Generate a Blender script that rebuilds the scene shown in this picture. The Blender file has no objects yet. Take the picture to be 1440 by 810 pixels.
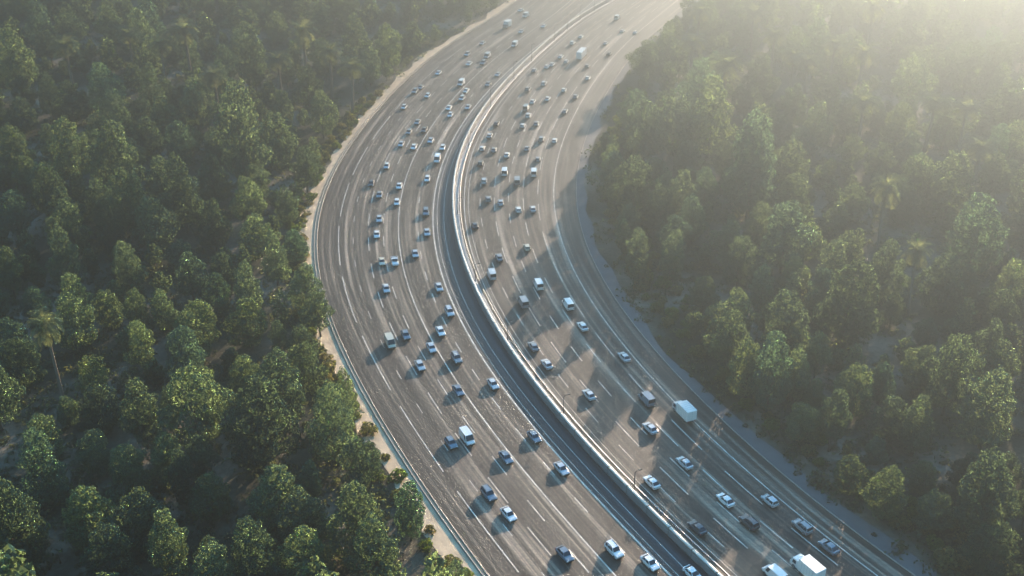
import bpy, bmesh, math, random
import numpy as np
from mathutils import Vector, Matrix
R = math.radians
scene = bpy.context.scene
col = scene.collection
rnd = random.Random(7)

# ------------------------------------------------------------------ camera, sky, sun, exposure
CAM_H = 140.0
PITCH = math.atan(825 / 1500)
HAZE = 0.0019
cam_data = bpy.data.cameras.new('camera')
cam = bpy.data.objects.new('camera', cam_data)
col.objects.link(cam)
cam.location = (0, 0, CAM_H)
cam.rotation_euler = (math.pi / 2 - PITCH, 0, 0)
cam_data.lens = 37.5
cam_data.sensor_width = 36
cam_data.clip_start = 1
cam_data.clip_end = 8000
scene.camera = cam

SUN_AZ, SUN_EL = R(26), R(14)
world = bpy.data.worlds.new('World')
scene.world = world
world.use_nodes = True
wn = world.node_tree
sky = wn.nodes.new('ShaderNodeTexSky')
sky.sky_type = 'NISHITA'
sky.sun_disc = False
sky.sun_elevation = SUN_EL
sky.sun_rotation = SUN_AZ
sky.air_density = 3.0
sky.dust_density = 0.0
sky.ozone_density = 10.0
wn.links.new(sky.outputs[0], wn.nodes['Background'].inputs['Color'])
wn.nodes['Background'].inputs['Strength'].default_value = 0.118

sun_data = bpy.data.lights.new('sun', 'SUN')
sun_data.energy = 5.0
sun_data.angle = R(0.5)
sun_data.color = (1.0, 0.74, 0.52)
sun = bpy.data.objects.new('sun', sun_data)
col.objects.link(sun)
SUN_VEC = Vector((math.sin(SUN_AZ) * math.cos(SUN_EL), math.cos(SUN_AZ) * math.cos(SUN_EL), math.sin(SUN_EL)))
sun.rotation_euler = SUN_VEC.to_track_quat('Z', 'Y').to_euler()
sun.location = (300, 440, 200)

scene.view_settings.view_transform = 'Standard'
scene.view_settings.look = 'None'
scene.view_settings.exposure = 2.9
scene.view_settings.gamma = 1.0
scene.view_settings.use_curve_mapping = False
scene.render.engine = 'CYCLES'
scene.cycles.use_denoising = True
scene.cycles.max_bounces = 5
scene.cycles.diffuse_bounces = 2
scene.cycles.transmission_bounces = 3
scene.cycles.transparent_max_bounces = 4
scene.cycles.volume_bounces = 0

# ------------------------------------------------------------------ helpers
def ground_at(px, py, z=0.0):
    """Place in the world of something seen in the photograph at px, py (of 1440 x 810) and height z."""
    a = (px - 720) / 1500; b = (py - 405) / 1500
    Z = (CAM_H - z) / (math.sin(PITCH) + b * math.cos(PITCH))
    return a * Z, Z * (math.cos(PITCH) - b * math.sin(PITCH))

def seen_at(x, y, z):
    """The share across and down of the picture at which a point shows."""
    dz = z - CAM_H
    Zc = y * math.cos(PITCH) - dz * math.sin(PITCH)
    Yc = -(y * math.sin(PITCH) + dz * math.cos(PITCH))
    return (720 + 1500 * x / Zc) / 1440, (405 + 1500 * Yc / Zc) / 810

def tag(o, label=None, cat=None, group=None, kind=None):
    if label: o['label'] = label
    if cat: o['category'] = cat
    if group: o['group'] = group
    if kind: o['kind'] = kind
    return o

def link(name, data, parent=None):
    o = bpy.data.objects.new(name, data)
    col.objects.link(o)
    if parent is not None: o.parent = parent
    return o

def thing(name, label, cat, group=None, loc=(0, 0, 0), rz=0.0):
    o = link(name, None)
    o.empty_display_size = 0.5
    o.location = loc; o.rotation_euler = (0, 0, rz)
    return tag(o, label, cat, group)

def mesh_np(name, verts, faces, mat=None, smooth=False):
    """verts (n,3), faces (m,k) with k = 3 or 4."""
    verts = np.asarray(verts, np.float32); faces = np.asarray(faces, np.int32)
    m = bpy.data.meshes.new(name)
    k = faces.shape[1]
    m.vertices.add(len(verts)); m.vertices.foreach_set('co', verts.ravel())
    m.loops.add(faces.size); m.loops.foreach_set('vertex_index', faces.ravel())
    m.polygons.add(len(faces)); m.polygons.foreach_set('loop_start', np.arange(0, faces.size, k, dtype=np.int32))
    m.polygons.foreach_set('loop_total', np.full(len(faces), k, np.int32))
    if smooth: m.polygons.foreach_set('use_smooth', np.ones(len(faces), bool))
    m.update(calc_edges=True); m.validate()
    if mat: m.materials.append(mat)
    return m

def mesh_bm(name, bm, mat=None, smooth=False):
    bmesh.ops.recalc_face_normals(bm, faces=bm.faces[:])
    m = bpy.data.meshes.new(name)
    bm.to_mesh(m); bm.free()
    if mat: m.materials.append(mat)
    if smooth:
        for p in m.polygons: p.use_smooth = True
    return m

def bm_box(bm, x0, x1, y0, y1, z0, z1):
    v = [bm.verts.new(c) for c in ((x0, y0, z0), (x1, y0, z0), (x1, y1, z0), (x0, y1, z0), (x0, y0, z1), (x1, y0, z1), (x1, y1, z1), (x0, y1, z1))]
    for f in ((3, 2, 1, 0), (4, 5, 6, 7), (0, 1, 5, 4), (1, 2, 6, 5), (2, 3, 7, 6), (3, 0, 4, 7)):
        bm.faces.new([v[i] for i in f])
    return v

def bm_tube(bm, pts, radii, n=8, cap=True):
    """A tapered tube along the points."""
    rings = []
    for i, p in enumerate(pts):
        p = Vector(p)
        d = (Vector(pts[min(i + 1, len(pts) - 1)]) - Vector(pts[max(i - 1, 0)])).normalized()
        ref = Vector((1, 0, 0)) if abs(d.x) < 0.8 else Vector((0, 1, 0))
        a = d.cross(ref).normalized(); b = d.cross(a)
        rings.append([bm.verts.new(p + (a * math.cos(2 * math.pi * k / n) + b * math.sin(2 * math.pi * k / n)) * radii[i]) for k in range(n)])
    for r0, r1 in zip(rings, rings[1:]):
        for k in range(n):
            bm.faces.new((r0[k], r0[(k + 1) % n], r1[(k + 1) % n], r1[k]))
    if cap:
        bm.faces.new(rings[-1]); bm.faces.new(rings[0][::-1])

# ------------------------------------------------------------------ materials
def new_mat(name):
    m = bpy.data.materials.new(name); m.use_nodes = True
    return m, m.node_tree.nodes, m.node_tree.links, m.node_tree.nodes['Principled BSDF']

def plain(name, c, rough=0.6, metal=0.0, noise=0.0, scale=3.0, spec=0.5):
    m, n, l, b = new_mat(name)
    b.inputs['Base Color'].default_value = (*c, 1); b.inputs['Roughness'].default_value = rough
    b.inputs['Metallic'].default_value = metal; b.inputs['Specular IOR Level'].default_value = spec
    if noise:
        tc = n.new('ShaderNodeTexCoord'); t = n.new('ShaderNodeTexNoise'); t.inputs['Scale'].default_value = scale; t.inputs['Detail'].default_value = 6
        r = n.new('ShaderNodeValToRGB')
        r.color_ramp.elements[0].position = 0.3; r.color_ramp.elements[1].position = 0.7
        r.color_ramp.elements[0].color = (*[x * (1 - noise) for x in c], 1); r.color_ramp.elements[1].color = (*[min(1, x * (1 + noise)) for x in c], 1)
        l.new(tc.outputs['Object'], t.inputs['Vector']); l.new(t.outputs['Fac'], r.inputs['Fac']); l.new(r.outputs['Color'], b.inputs['Base Color'])
    return m

def road_mat(name, lo, hi, glint_streak):
    """Asphalt with lane wear and painted-in sun glints that run along the road: UV is metres across and metres along."""
    m, n, l, b = new_mat(name)
    uv = n.new('ShaderNodeUVMap'); uv.uv_map = 'UVMap'
    def tex(sx, sy, scale, detail):
        mp = n.new('ShaderNodeMapping'); mp.inputs['Scale'].default_value = (sx, sy, 1)
        t = n.new('ShaderNodeTexNoise'); t.inputs['Scale'].default_value = scale; t.inputs['Detail'].default_value = detail
        l.new(uv.outputs['UV'], mp.inputs['Vector']); l.new(mp.outputs['Vector'], t.inputs['Vector'])
        return t
    fine = tex(1, 1, 1.3, 8)
    blot = tex(1, .25, .12, 5)
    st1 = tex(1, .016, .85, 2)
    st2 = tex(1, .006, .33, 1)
    def ramp(src, p0, p1, c0, c1):
        r = n.new('ShaderNodeValToRGB'); e = r.color_ramp.elements
        e[0].position = p0; e[1].position = p1; e[0].color = (*c0, 1); e[1].color = (*c1, 1)
        l.new(src.outputs['Fac'], r.inputs['Fac']); return r
    base = ramp(fine, .3, .72, lo, hi)
    bl = ramp(blot, .3, .7, (.78,) * 3, (1.15,) * 3)
    s1 = ramp(st1, .5, .70, (.80,) * 3, (1 + glint_streak,) * 3)  # lighter streaks: sun sheen painted into the asphalt colour, with lane wear
    s2 = ramp(st2, .45, .68, (.92,) * 3, (1 + glint_streak * .6,) * 3)
    # resurfaced patches: long cells, each a little lighter or darker, and tar-sealed joints between them
    mp = n.new('ShaderNodeMapping'); mp.inputs['Scale'].default_value = (.27, .022, 1)
    vo = n.new('ShaderNodeTexVoronoi'); vo.inputs['Scale'].default_value = 1; vo.inputs['Randomness'].default_value = .8; vo.distance = 'CHEBYCHEV'
    l.new(uv.outputs['UV'], mp.inputs['Vector']); l.new(mp.outputs['Vector'], vo.inputs['Vector'])
    sep = n.new('ShaderNodeSeparateColor'); l.new(vo.outputs['Color'], sep.inputs['Color'])
    pr = n.new('ShaderNodeMapRange'); pr.inputs['To Min'].default_value = .80; pr.inputs['To Max'].default_value = 1.14
    l.new(sep.outputs['Red'], pr.inputs['Value'])
    pc = n.new('ShaderNodeCombineColor')
    for q in range(3): l.new(pr.outputs['Result'], pc.inputs[q])
    out = base.outputs['Color']
    for k in (bl, s1, s2, pc):
        mx = n.new('ShaderNodeMix'); mx.data_type = 'RGBA'; mx.blend_type = 'MULTIPLY'; mx.inputs['Factor'].default_value = 1
        l.new(out, mx.inputs[6]); l.new(k.outputs[0], mx.inputs[7]); out = mx.outputs[2]
    l.new(out, b.inputs['Base Color'])
    b.inputs['Roughness'].default_value = .62
    b.inputs['Specular IOR Level'].default_value = .35
    return m

def leaf_mat(name, glow, tint=(1, 1, 1)):
    """Leaf: the object's own colour times leaf to leaf variation, partly translucent."""
    m, n, l, b = new_mat(name)
    n.remove(b)
    oi = n.new('ShaderNodeObjectInfo'); geo = n.new('ShaderNodeNewGeometry')
    hs = n.new('ShaderNodeHueSaturation')
    mr = n.new('ShaderNodeMapRange'); mr.inputs['To Min'].default_value = .65; mr.inputs['To Max'].default_value = 1.45
    mh = n.new('ShaderNodeMapRange'); mh.inputs['To Min'].default_value = .50; mh.inputs['To Max'].default_value = .53
    l.new(geo.outputs['Random Per Island'], mr.inputs['Value']); l.new(mr.outputs['Result'], hs.inputs['Value'])
    l.new(oi.outputs['Random'], mh.inputs['Value']); l.new(mh.outputs['Result'], hs.inputs['Hue'])
    l.new(oi.outputs['Color'], hs.inputs['Color'])
    d = n.new('ShaderNodeBsdfDiffuse'); t = n.new('ShaderNodeBsdfTranslucent'); mix = n.new('ShaderNodeMixShader')
    mt = n.new('ShaderNodeMix'); mt.data_type = 'RGBA'; mt.blend_type = 'MULTIPLY'; mt.inputs['Factor'].default_value = 1
    mt.inputs[7].default_value = (8.2 * tint[0], 5.5 * tint[1], 2.2 * tint[2], 1)
    l.new(hs.outputs['Color'], d.inputs['Color']); l.new(hs.outputs['Color'], mt.inputs[6]); l.new(mt.outputs[2], t.inputs['Color'])
    mix.inputs['Fac'].default_value = glow
    l.new(d.outputs[0], mix.inputs[1]); l.new(t.outputs[0], mix.inputs[2])
    l.new(mix.outputs[0], n['Material Output'].inputs['Surface'])
    return m

def paint_mat():
    m, n, l, b = new_mat('car_paint')
    oi = n.new('ShaderNodeObjectInfo')
    l.new(oi.outputs['Color'], b.inputs['Base Color'])
    b.inputs['Roughness'].default_value = .32; b.inputs['Metallic'].default_value = .15
    b.inputs['Coat Weight'].default_value = .5; b.inputs['Coat Roughness'].default_value = .12
    return m

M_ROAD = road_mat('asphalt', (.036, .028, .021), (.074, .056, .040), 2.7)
M_BAND = road_mat('shaded_dark_asphalt', (.030, .034, .038), (.055, .058, .060), .35)  # darker asphalt, with the median wall's shadow also put into its colour
M_LINE = plain('road_paint', (.62, .56, .47), .6, noise=.4, scale=.5)
M_CONC = plain('concrete', (.50, .47, .42), .8, noise=.18, scale=.6)
M_WALL = plain('shaded_concrete', (.14, .14, .135), .75, noise=.25, scale=.35)  # wall body toned down: its shaded face is painted into the colour
M_COPE = plain('coping_stone', (.60, .55, .46), .55, noise=.12, scale=.6)
M_KERB = plain('kerb_concrete', (.30, .26, .21), .8, noise=.2, scale=.9)
def jointed(m, every):
    n = m.node_tree.nodes; l = m.node_tree.links; b = n['Principled BSDF']
    src = b.inputs['Base Color'].links[0].from_socket
    uv = n.new('ShaderNodeUVMap'); uv.uv_map = 'UVMap'; sp = n.new('ShaderNodeSeparateXYZ'); l.new(uv.outputs['UV'], sp.inputs[0])
    def math_(op, a, v):
        k = n.new('ShaderNodeMath'); k.operation = op; l.new(a, k.inputs[0]); k.inputs[1].default_value = v; return k.outputs[0]
    fr = math_('FRACT', math_('DIVIDE', sp.outputs['Y'], every), 0)
    gap = math_('LESS_THAN', fr, .30 / every)
    mx = n.new('ShaderNodeMix'); mx.data_type = 'RGBA'; l.new(gap, mx.inputs['Factor']); l.new(src, mx.inputs[6]); mx.inputs[7].default_value = (.07, .07, .065, 1)
    l.new(mx.outputs[2], b.inputs['Base Color'])
jointed(M_WALL, 7.0); jointed(M_COPE, 7.0)
M_STEEL = plain('galvanised_steel', (.38, .39, .40), .45, .7)
M_POLE = plain('dark_steel', (.07, .075, .08), .5, .5)
M_LAMP = plain('lamp_glass', (.6, .6, .58), .3)
M_SIDE = plain('pavement_concrete', (.10, .102, .10), .85, noise=.15, scale=.4)
M_BARK = plain('bark', (.085, .062, .045), .9, noise=.35, scale=2.5)
M_PBARK = plain('palm_bark', (.14, .11, .08), .9, noise=.3, scale=3)
M_LEAF = leaf_mat('leaf', .42)
M_PALM = leaf_mat('palm_leaf', .35)
M_GRASS = leaf_mat('grass_blade', .35)
M_PAINT = paint_mat()
M_GLASS = plain('car_glass', (.018, .024, .03), .08)
M_TYRE = plain('tyre_rubber', (.02, .02, .02), .8)
M_RIM = plain('wheel_metal', (.35, .35, .36), .35, .8)
M_HEAD = plain('headlight_glass', (.75, .76, .74), .15)
M_TAIL = plain('tail_light_plastic', (.35, .02, .015), .3)
M_BOXW = plain('truck_box_paint', (.78, .77, .72), .5, noise=.05, scale=1)
M_TRIM = plain('black_trim', (.03, .03, .03), .6)

def sand_mat():
    m, n, l, b = new_mat('sandy_soil')
    tc = n.new('ShaderNodeTexCoord')
    def tex(scale, det):
        t = n.new('ShaderNodeTexNoise'); t.inputs['Scale'].default_value = scale; t.inputs['Detail'].default_value = det
        l.new(tc.outputs['Object'], t.inputs['Vector']); return t
    a = tex(.035, 6); f = tex(.9, 8)
    r = n.new('ShaderNodeValToRGB'); e = r.color_ramp.elements
    e[0].position = .40; e[0].color = (.034, .038, .024, 1); e[1].position = .66; e[1].color = (.24, .20, .15, 1)
    k = e.new(.5); k.color = (.085, .078, .055, 1)
    r2 = n.new('ShaderNodeValToRGB'); e2 = r2.color_ramp.elements
    e2[0].position = .3; e2[0].color = (.6, .6, .6, 1); e2[1].position = .75; e2[1].color = (1.25, 1.25, 1.25, 1)
    mx = n.new('ShaderNodeMix'); mx.data_type = 'RGBA'; mx.blend_type = 'MULTIPLY'; mx.inputs['Factor'].default_value = 1
    l.new(a.outputs['Fac'], r.inputs['Fac']); l.new(f.outputs['Fac'], r2.inputs['Fac'])
    l.new(r.outputs['Color'], mx.inputs[6]); l.new(r2.outputs['Color'], mx.inputs[7]); l.new(mx.outputs[2], b.inputs['Base Color'])
    b.inputs['Roughness'].default_value = .95; b.inputs['Specular IOR Level'].default_value = .1
    bp = n.new('ShaderNodeBump'); bp.inputs['Strength'].default_value = .6; bp.inputs['Distance'].default_value = .5
    l.new(f.outputs['Fac'], bp.inputs['Height']); l.new(bp.outputs['Normal'], b.inputs['Normal'])
    return m
M_SOIL = sand_mat()
M_VERGE = plain('verge_sand', (.58, .43, .28), .95, noise=.28, scale=.35)

# ------------------------------------------------------------------ the highway's lines (metres, ground)
YS = [130 + 10 * i for i in range(44)]
LEFT_EDGE = [4.5, -1.11, -6.71, -12.15, -17.31, -22.27, -27.03, -31.58, -35.91, -39.99, -43.76, -47.21, -50.28, -52.97, -55.24, -57.08, -58.5, -59.51, -60.1, -60.32, -60.19, -59.73, -58.99, -57.99, -56.76, -55.34, -53.74, -51.99, -50.08, -48.03, -45.81, -43.43, -40.86, -38.07, -35.05, -31.78, -28.26, -24.48, -20.49, -16.35, -12.18, -8.13, -4.45, -1.29]
LEFT_INNER = [37.98, 32.33, 26.67, 21.07, 15.62, 10.39, 5.45, 0.82, -3.45, -7.34, -10.84, -13.94, -16.65, -18.95, -20.86, -22.39, -23.55, -24.34, -24.79, -24.89, -24.68, -24.15, -23.33, -22.22, -20.83, -19.18, -17.27, -15.12, -12.73, -10.11, -7.28, -4.25, -1.04, 2.34, 5.88, 9.54, 13.3, 17.13, 21.0, 24.85, 28.64, 32.32, 35.87, 39.4]
MEDIAN_WALL = [45.67, 39.69, 33.71, 27.91, 22.4, 17.21, 12.35, 7.83, 3.65, -0.18, -3.65, -6.78, -9.55, -11.97, -14.04, -15.76, -17.14, -18.16, -18.85, -19.19, -19.19, -18.87, -18.22, -17.26, -15.99, -14.44, -12.61, -10.53, -8.22, -5.69, -2.97, -0.08, 2.96, 6.13, 9.41, 12.79, 16.27, 19.86, 23.57, 27.43, 31.5, 35.86, 40.59, 45.82]
RIGHT_EDGE = [83.72, 76.99, 70.26, 63.9, 58.16, 52.92, 48.1, 43.66, 39.58, 35.86, 32.5, 29.52, 26.95, 24.78, 23.04, 21.73, 20.85, 20.38, 20.33, 20.65, 21.34, 22.35, 23.66, 25.23, 27.03, 29.02, 31.19, 33.5, 35.94, 38.51, 41.2, 44.02, 46.98, 50.09, 53.39, 56.88, 60.58, 64.5, 68.63, 72.95, 77.39, 81.85, 86.19, 90.45]

def extend(xs):
    y = np.arange(60, 1001, 5.0)
    x = np.interp(y, YS, xs)
    k = np.arange(-4, 5); w = np.exp(-(k / 2.2) ** 2); w /= w.sum()
    s0 = (xs[1] - xs[0]) / 10; s1 = (xs[-1] - xs[-2]) / 10
    x = np.where(y < YS[0], xs[0] + (y - YS[0]) * s0, np.where(y > YS[-1], xs[-1] + (y - YS[-1]) * s1, x))
    xp = np.concatenate([x[0] - (x[1] - x[0]) * np.arange(4, 0, -1), x, x[-1] + (x[-1] - x[-2]) * np.arange(1, 5)])
    return np.convolve(xp, w, 'valid')
YY = np.arange(60, 1001, 5.0)
XA, XB, XC, XD = (extend(t) for t in (LEFT_EDGE, LEFT_INNER, MEDIAN_WALL, RIGHT_EDGE))

def nrm(X):
    dx = np.gradient(X, YY); n = np.sqrt(1 + dx * dx)
    return 1 / n, -dx / n            # unit normal pointing right
def off(X, d):
    nx, ny = nrm(X)
    return np.c_[X + nx * d, YY + ny * d]
def between(X0, X1, u):
    return np.c_[X0 + (X1 - X0) * u, YY]
def curve_at(X, y): return float(np.interp(y, YY, X))
def tangent(y):
    d = (curve_at(XC, y + 4) - curve_at(XC, y - 4)) / 8
    return math.atan2(-d, 1.0)         # rotation that turns +Y along the road

def strip(name, P0, P1, z, mat, kind='structure', n_across=1, uv=True):
    """A flat sheet between two lines."""
    n = len(P0); rows = []
    for k in range(n_across + 1):
        t = k / n_across
        rows.append(np.c_[P0 * (1 - t) + P1 * t, np.full(n, z)])
    V = np.stack(rows, 1).reshape(-1, 3)
    w = n_across + 1
    F = [(i * w + k, i * w + k + 1, (i + 1) * w + k + 1, (i + 1) * w + k) for i in range(n - 1) for k in range(n_across)]
    m = mesh_np(name, V, F, mat)
    if uv:
        s = np.r_[0, np.cumsum(np.hypot(*np.diff((P0 + P1) / 2, axis=0).T))]
        wd = np.hypot(*(P1 - P0).T).mean()
        uvl = m.uv_layers.new(name='UVMap')
        vi = np.empty(len(m.loops), np.int32); m.loops.foreach_get('vertex_index', vi)
        uvl.data.foreach_set('uv', np.c_[(vi % w) / n_across * wd, s[vi // w]].astype(np.float32).ravel())
    o = link(name, m)
    return tag(o, kind=kind)

def profile_run(P, prof, closed=True):
    """Sweep an (across, z) outline along a line given with its right normals."""
    n = len(P[1]); k = len(prof)
    X, nx, ny = P
    V = np.empty((n, k, 3))
    for j, (a, z) in enumerate(prof):
        V[:, j, 0] = X[0] + nx * a; V[:, j, 1] = X[1] + ny * a; V[:, j, 2] = z
    kk = k if closed else k - 1
    F = [(i * k + j, i * k + (j + 1) % k, (i + 1) * k + (j + 1) % k, (i + 1) * k + j) for i in range(n - 1) for j in range(kk)]
    return V.reshape(-1, 3), F
def run_of(X, lo=None, hi=None):
    nx, ny = nrm(X); s = slice(lo, hi)
    return ((X[s], YY[s]), nx[s], ny[s])

# ------------------------------------------------------------------ ground and carriageways
gv = []; N = 60
gx = np.linspace(-2400, 2400, N); gy = np.linspace(-1200, 3400, N)
GX, GY = np.meshgrid(gx, gy)
gf = [(i * N + j, i * N + j + 1, (i + 1) * N + j + 1, (i + 1) * N + j) for i in range(N - 1) for j in range(N - 1)]
tag(link('ground', mesh_np('ground', np.c_[GX.ravel(), GY.ravel(), np.full(N * N, -.02)], gf, M_SOIL)), kind='structure')

rng = np.random.default_rng(5)
def wobble(amp, seed):
    r = np.random.default_rng(seed); t = r.normal(0, 1, len(YY))
    k = np.exp(-(np.arange(-3, 4) / 1.3) ** 2); return amp * np.convolve(t, k / k.sum(), 'same')
vo = off(XA, 0); nx, ny = nrm(XA); w_ = 5.2 + wobble(2.2, 3)
strip('sand_verge', np.c_[XA - nx * w_, YY - ny * w_], off(XA, -.2), .004, M_VERGE, n_across=3)
w2 = 3.7 + wobble(1.5, 9); nx2, ny2 = nrm(XD)
strip('side_path', off(XD, .25), np.c_[XD + nx2 * w2, YY + ny2 * w2], .006, M_SIDE, n_across=3)
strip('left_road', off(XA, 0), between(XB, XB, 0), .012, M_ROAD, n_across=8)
strip('median_road', between(XB, XB, 0), off(XC, .2), .012, M_BAND, n_across=3)
strip('median_apron', off(XC, .2), off(XC, 1.9), .016, M_CONC, n_across=2)
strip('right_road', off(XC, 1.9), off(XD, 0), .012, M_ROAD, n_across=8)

# painted lines
LV, LF = [], []
def paint_line(P, width, z=.020, dash=None, i0=0, i1=None):
    seg = np.hypot(*np.diff(P, axis=0).T); s = np.r_[0, np.cumsum(seg)]
    d = np.gradient(P, axis=0); d /= np.hypot(d[:, 0], d[:, 1])[:, None]; nn = np.c_[d[:, 1], -d[:, 0]]
    def piece(a, b):
        m = max(2, int((b - a) / 5) + 2); t = np.linspace(a, b, m)
        c = np.c_[np.interp(t, s, P[:, 0]), np.interp(t, s, P[:, 1])]
        q = np.c_[np.interp(t, s, nn[:, 0]), np.interp(t, s, nn[:, 1])]
        base = sum(len(v) for v in LV)
        V = np.empty((m, 2, 3)); V[:, 0, :2] = c - q * width / 2; V[:, 1, :2] = c + q * width / 2; V[:, :, 2] = z
        LV.append(V.reshape(-1, 3))
        LF.extend((base + 2 * i, base + 2 * i + 1, base + 2 * i + 3, base + 2 * i + 2) for i in range(m - 1))
    if dash is None: piece(0, s[-1])
    else:
        a = dash[2] if len(dash) > 2 else 0
        while a < s[-1]:
            piece(a, min(a + dash[0], s[-1])); a += dash[0] + dash[1]
paint_line(off(XB, -.25), .34)
paint_line(off(XB, 1.0), .12)
paint_line(off(XB, 3.1), .12)
for u, w, dsh in ((.175, .24, (26, 7)), (.30, .16, (4, 11, 5)), (.43, .22, (9, 8, 2)), (.56, .22, (7, 9, 3)), (.69, .26, None), (.86, .22, (5, 8, 1))):
    paint_line(between(XA, XB, u), w, dash=dsh)
for u, w, dsh in ((.09, .22, None), (.125, .12, None), (.22, .2, (6, 9, 4)), (.335, .22, (10, 8, 1)), (.45, .22, (7, 9, 6)), (.57, .22, (9, 9, 2)), (.69, .2, (12, 8, 5)), (.82, .24, None)):
    paint_line(between(XC, XD, u), w, dash=dsh)
tag(link('road_markings', mesh_np('road_markings', np.concatenate(LV), LF, M_LINE)), kind='structure')

# kerbs
def swept(name, X, prof, mat, lo=None, hi=None, parent=None):
    V, F = profile_run(run_of(X, lo, hi), prof)
    m = mesh_np(name, V, F, mat)
    k = len(prof); sX = run_of(X, lo, hi)[0]; s = np.r_[0, np.cumsum(np.hypot(np.diff(sX[0]), np.diff(sX[1])))]
    vi = np.empty(len(m.loops), np.int32); m.loops.foreach_get('vertex_index', vi)
    m.uv_layers.new(name='UVMap').data.foreach_set('uv', np.c_[vi % k, s[vi // k]].astype(np.float32).ravel())
    return link(name, m, parent)
tag(swept('road_kerb', XA, [(-.45, -.01), (-.45, .34), (-.15, .34), (-.12, -.01)], M_KERB), kind='structure')
tag(swept('road_kerb', XA, [(-1.25, -.01), (-1.25, .30), (-1.0, .30), (-.97, -.01)], M_KERB), kind='structure')
tag(swept('road_kerb', XD, [(0.0, -.01), (.03, .16), (.25, .16), (.28, -.01)], M_KERB), kind='structure')

# median wall: pale cast barrier with a coping
wall = thing('median_wall', 'long pale concrete wall curving down the middle of the highway', 'wall', loc=(0, 0, 0))
swept('wall_body', XC, [(-.42, -.01), (-.40, .35), (-.26, .5), (-.26, 1.75), (.26, 1.75), (.26, .5), (.40, .35), (.42, -.01)], M_WALL, parent=wall)
swept('coping', XC, [(-.32, 1.753), (-.32, 1.98), (-.29, 2.02), (.29, 2.02), (.32, 1.98), (.32, 1.753)], M_COPE, parent=wall)

# guard rail beside the wall
rail = thing('guard_rail', 'low galvanised steel guard rail on posts along the right of the median wall', 'guard rail')
swept('rail_beam', off(XC, 2.25)[:, 0] * 0 + np.interp(YY, off(XC, 2.25)[:, 1], off(XC, 2.25)[:, 0]), [(-.06, .42), (-.02, .56), (-.06, .72), (.05, .72), (.08, .56), (.05, .42)], M_STEEL, parent=rail)
XR = np.interp(YY, off(XC, 2.12)[:, 1], off(XC, 2.12)[:, 0])
bm = bmesh.new(); bm_box(bm, -.06, .06, -.05, .05, -.02, .74)
post_mesh = mesh_bm('post', bm, M_STEEL)
y = 136.0
for k in range(95):
    p = link('post', post_mesh, rail); p.location = (curve_at(XR, y), y, 0); p.rotation_euler = (0, 0, tangent(y)); y += 4.4

# ------------------------------------------------------------------ trees
def cards(P, Nrm, size, r):
    """Leaf cards: one four-cornered blade per point, facing roughly along Nrm."""
    n = len(P)
    a = np.cross(Nrm, r.normal(0, 1, (n, 3))); a /= np.linalg.norm(a, axis=1)[:, None] + 1e-9
    b = np.cross(Nrm, a); b /= np.linalg.norm(b, axis=1)[:, None] + 1e-9
    s = (size * r.uniform(.55, 1.35, n))[:, None]
    el = r.uniform(.55, .9, n)[:, None]
    V = np.stack([P - a * s * .6, P - b * s * el * .5 + a * s * r.uniform(-.2, .2, (n, 1)), P + a * s * .6, P + b * s * el * .5 + a * s * r.uniform(-.2, .2, (n, 1))], 1)
    return V.reshape(-1, 3), np.arange(n * 4).reshape(n, 4)

def crown_points(seed, W, Hc, n, lobes, taper, droop=0.0):
    r = np.random.default_rng(seed)
    C, Rr = [], []
    for i in range(lobes):
        h = (i + .5) / lobes
        env = min(1, .45 + h * 2.2) * max(.06, 1 - h ** (1.5 * taper)) ** .62
        ang = i * 2.399 + r.uniform(-.5, .5)
        rad = W / 2 * env * r.uniform(.30, .72) * (0.25 if i == lobes - 1 else 1)
        rr = W * r.uniform(.17, .27) * (.55 + .55 * env)
        C.append((math.cos(ang) * rad, math.sin(ang) * rad, max(rr * .7, Hc * h * .92))); Rr.append(rr)
    C = np.array(C); Rr = np.array(Rr)
    # second generation: knobs on the lobes
    kc, kr = [], []
    for c, rr in zip(C, Rr):
        for _ in range(7):
            d = r.normal(0, 1, 3); d[2] = abs(d[2]) * .9 - .15; d /= np.linalg.norm(d)
            kc.append(c + d * rr * r.uniform(.75, 1.05)); kr.append(rr * r.uniform(.28, .5))
    AC = np.concatenate([C, np.array(kc)]); AR = np.concatenate([Rr, np.array(kr)])
    p = AR ** 2 / (AR ** 2).sum()
    idx = r.choice(len(AR), int(n * 1.9), p=p)
    d = r.normal(0, 1, (len(idx), 3)); d /= np.linalg.norm(d, axis=1)[:, None]
    q = AC[idx] + d * (AR[idx] * r.uniform(.72, 1.08, len(idx)))[:, None] * np.array([1, 1, .9])
    dist = np.linalg.norm(q[:, None, :] - AC[None], axis=2) / AR[None]
    dist[np.arange(len(idx)), idx] = 9
    ok = (dist.min(1) > .74) & (q[:, 2] > -.2 * Hc)
    q, d = q[ok][:n], d[ok][:n]
    nr = d + r.normal(0, .28, d.shape) + np.array([0, 0, .15]); nr /= np.linalg.norm(nr, axis=1)[:, None]
    return q, nr, C, Rr, r

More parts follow.
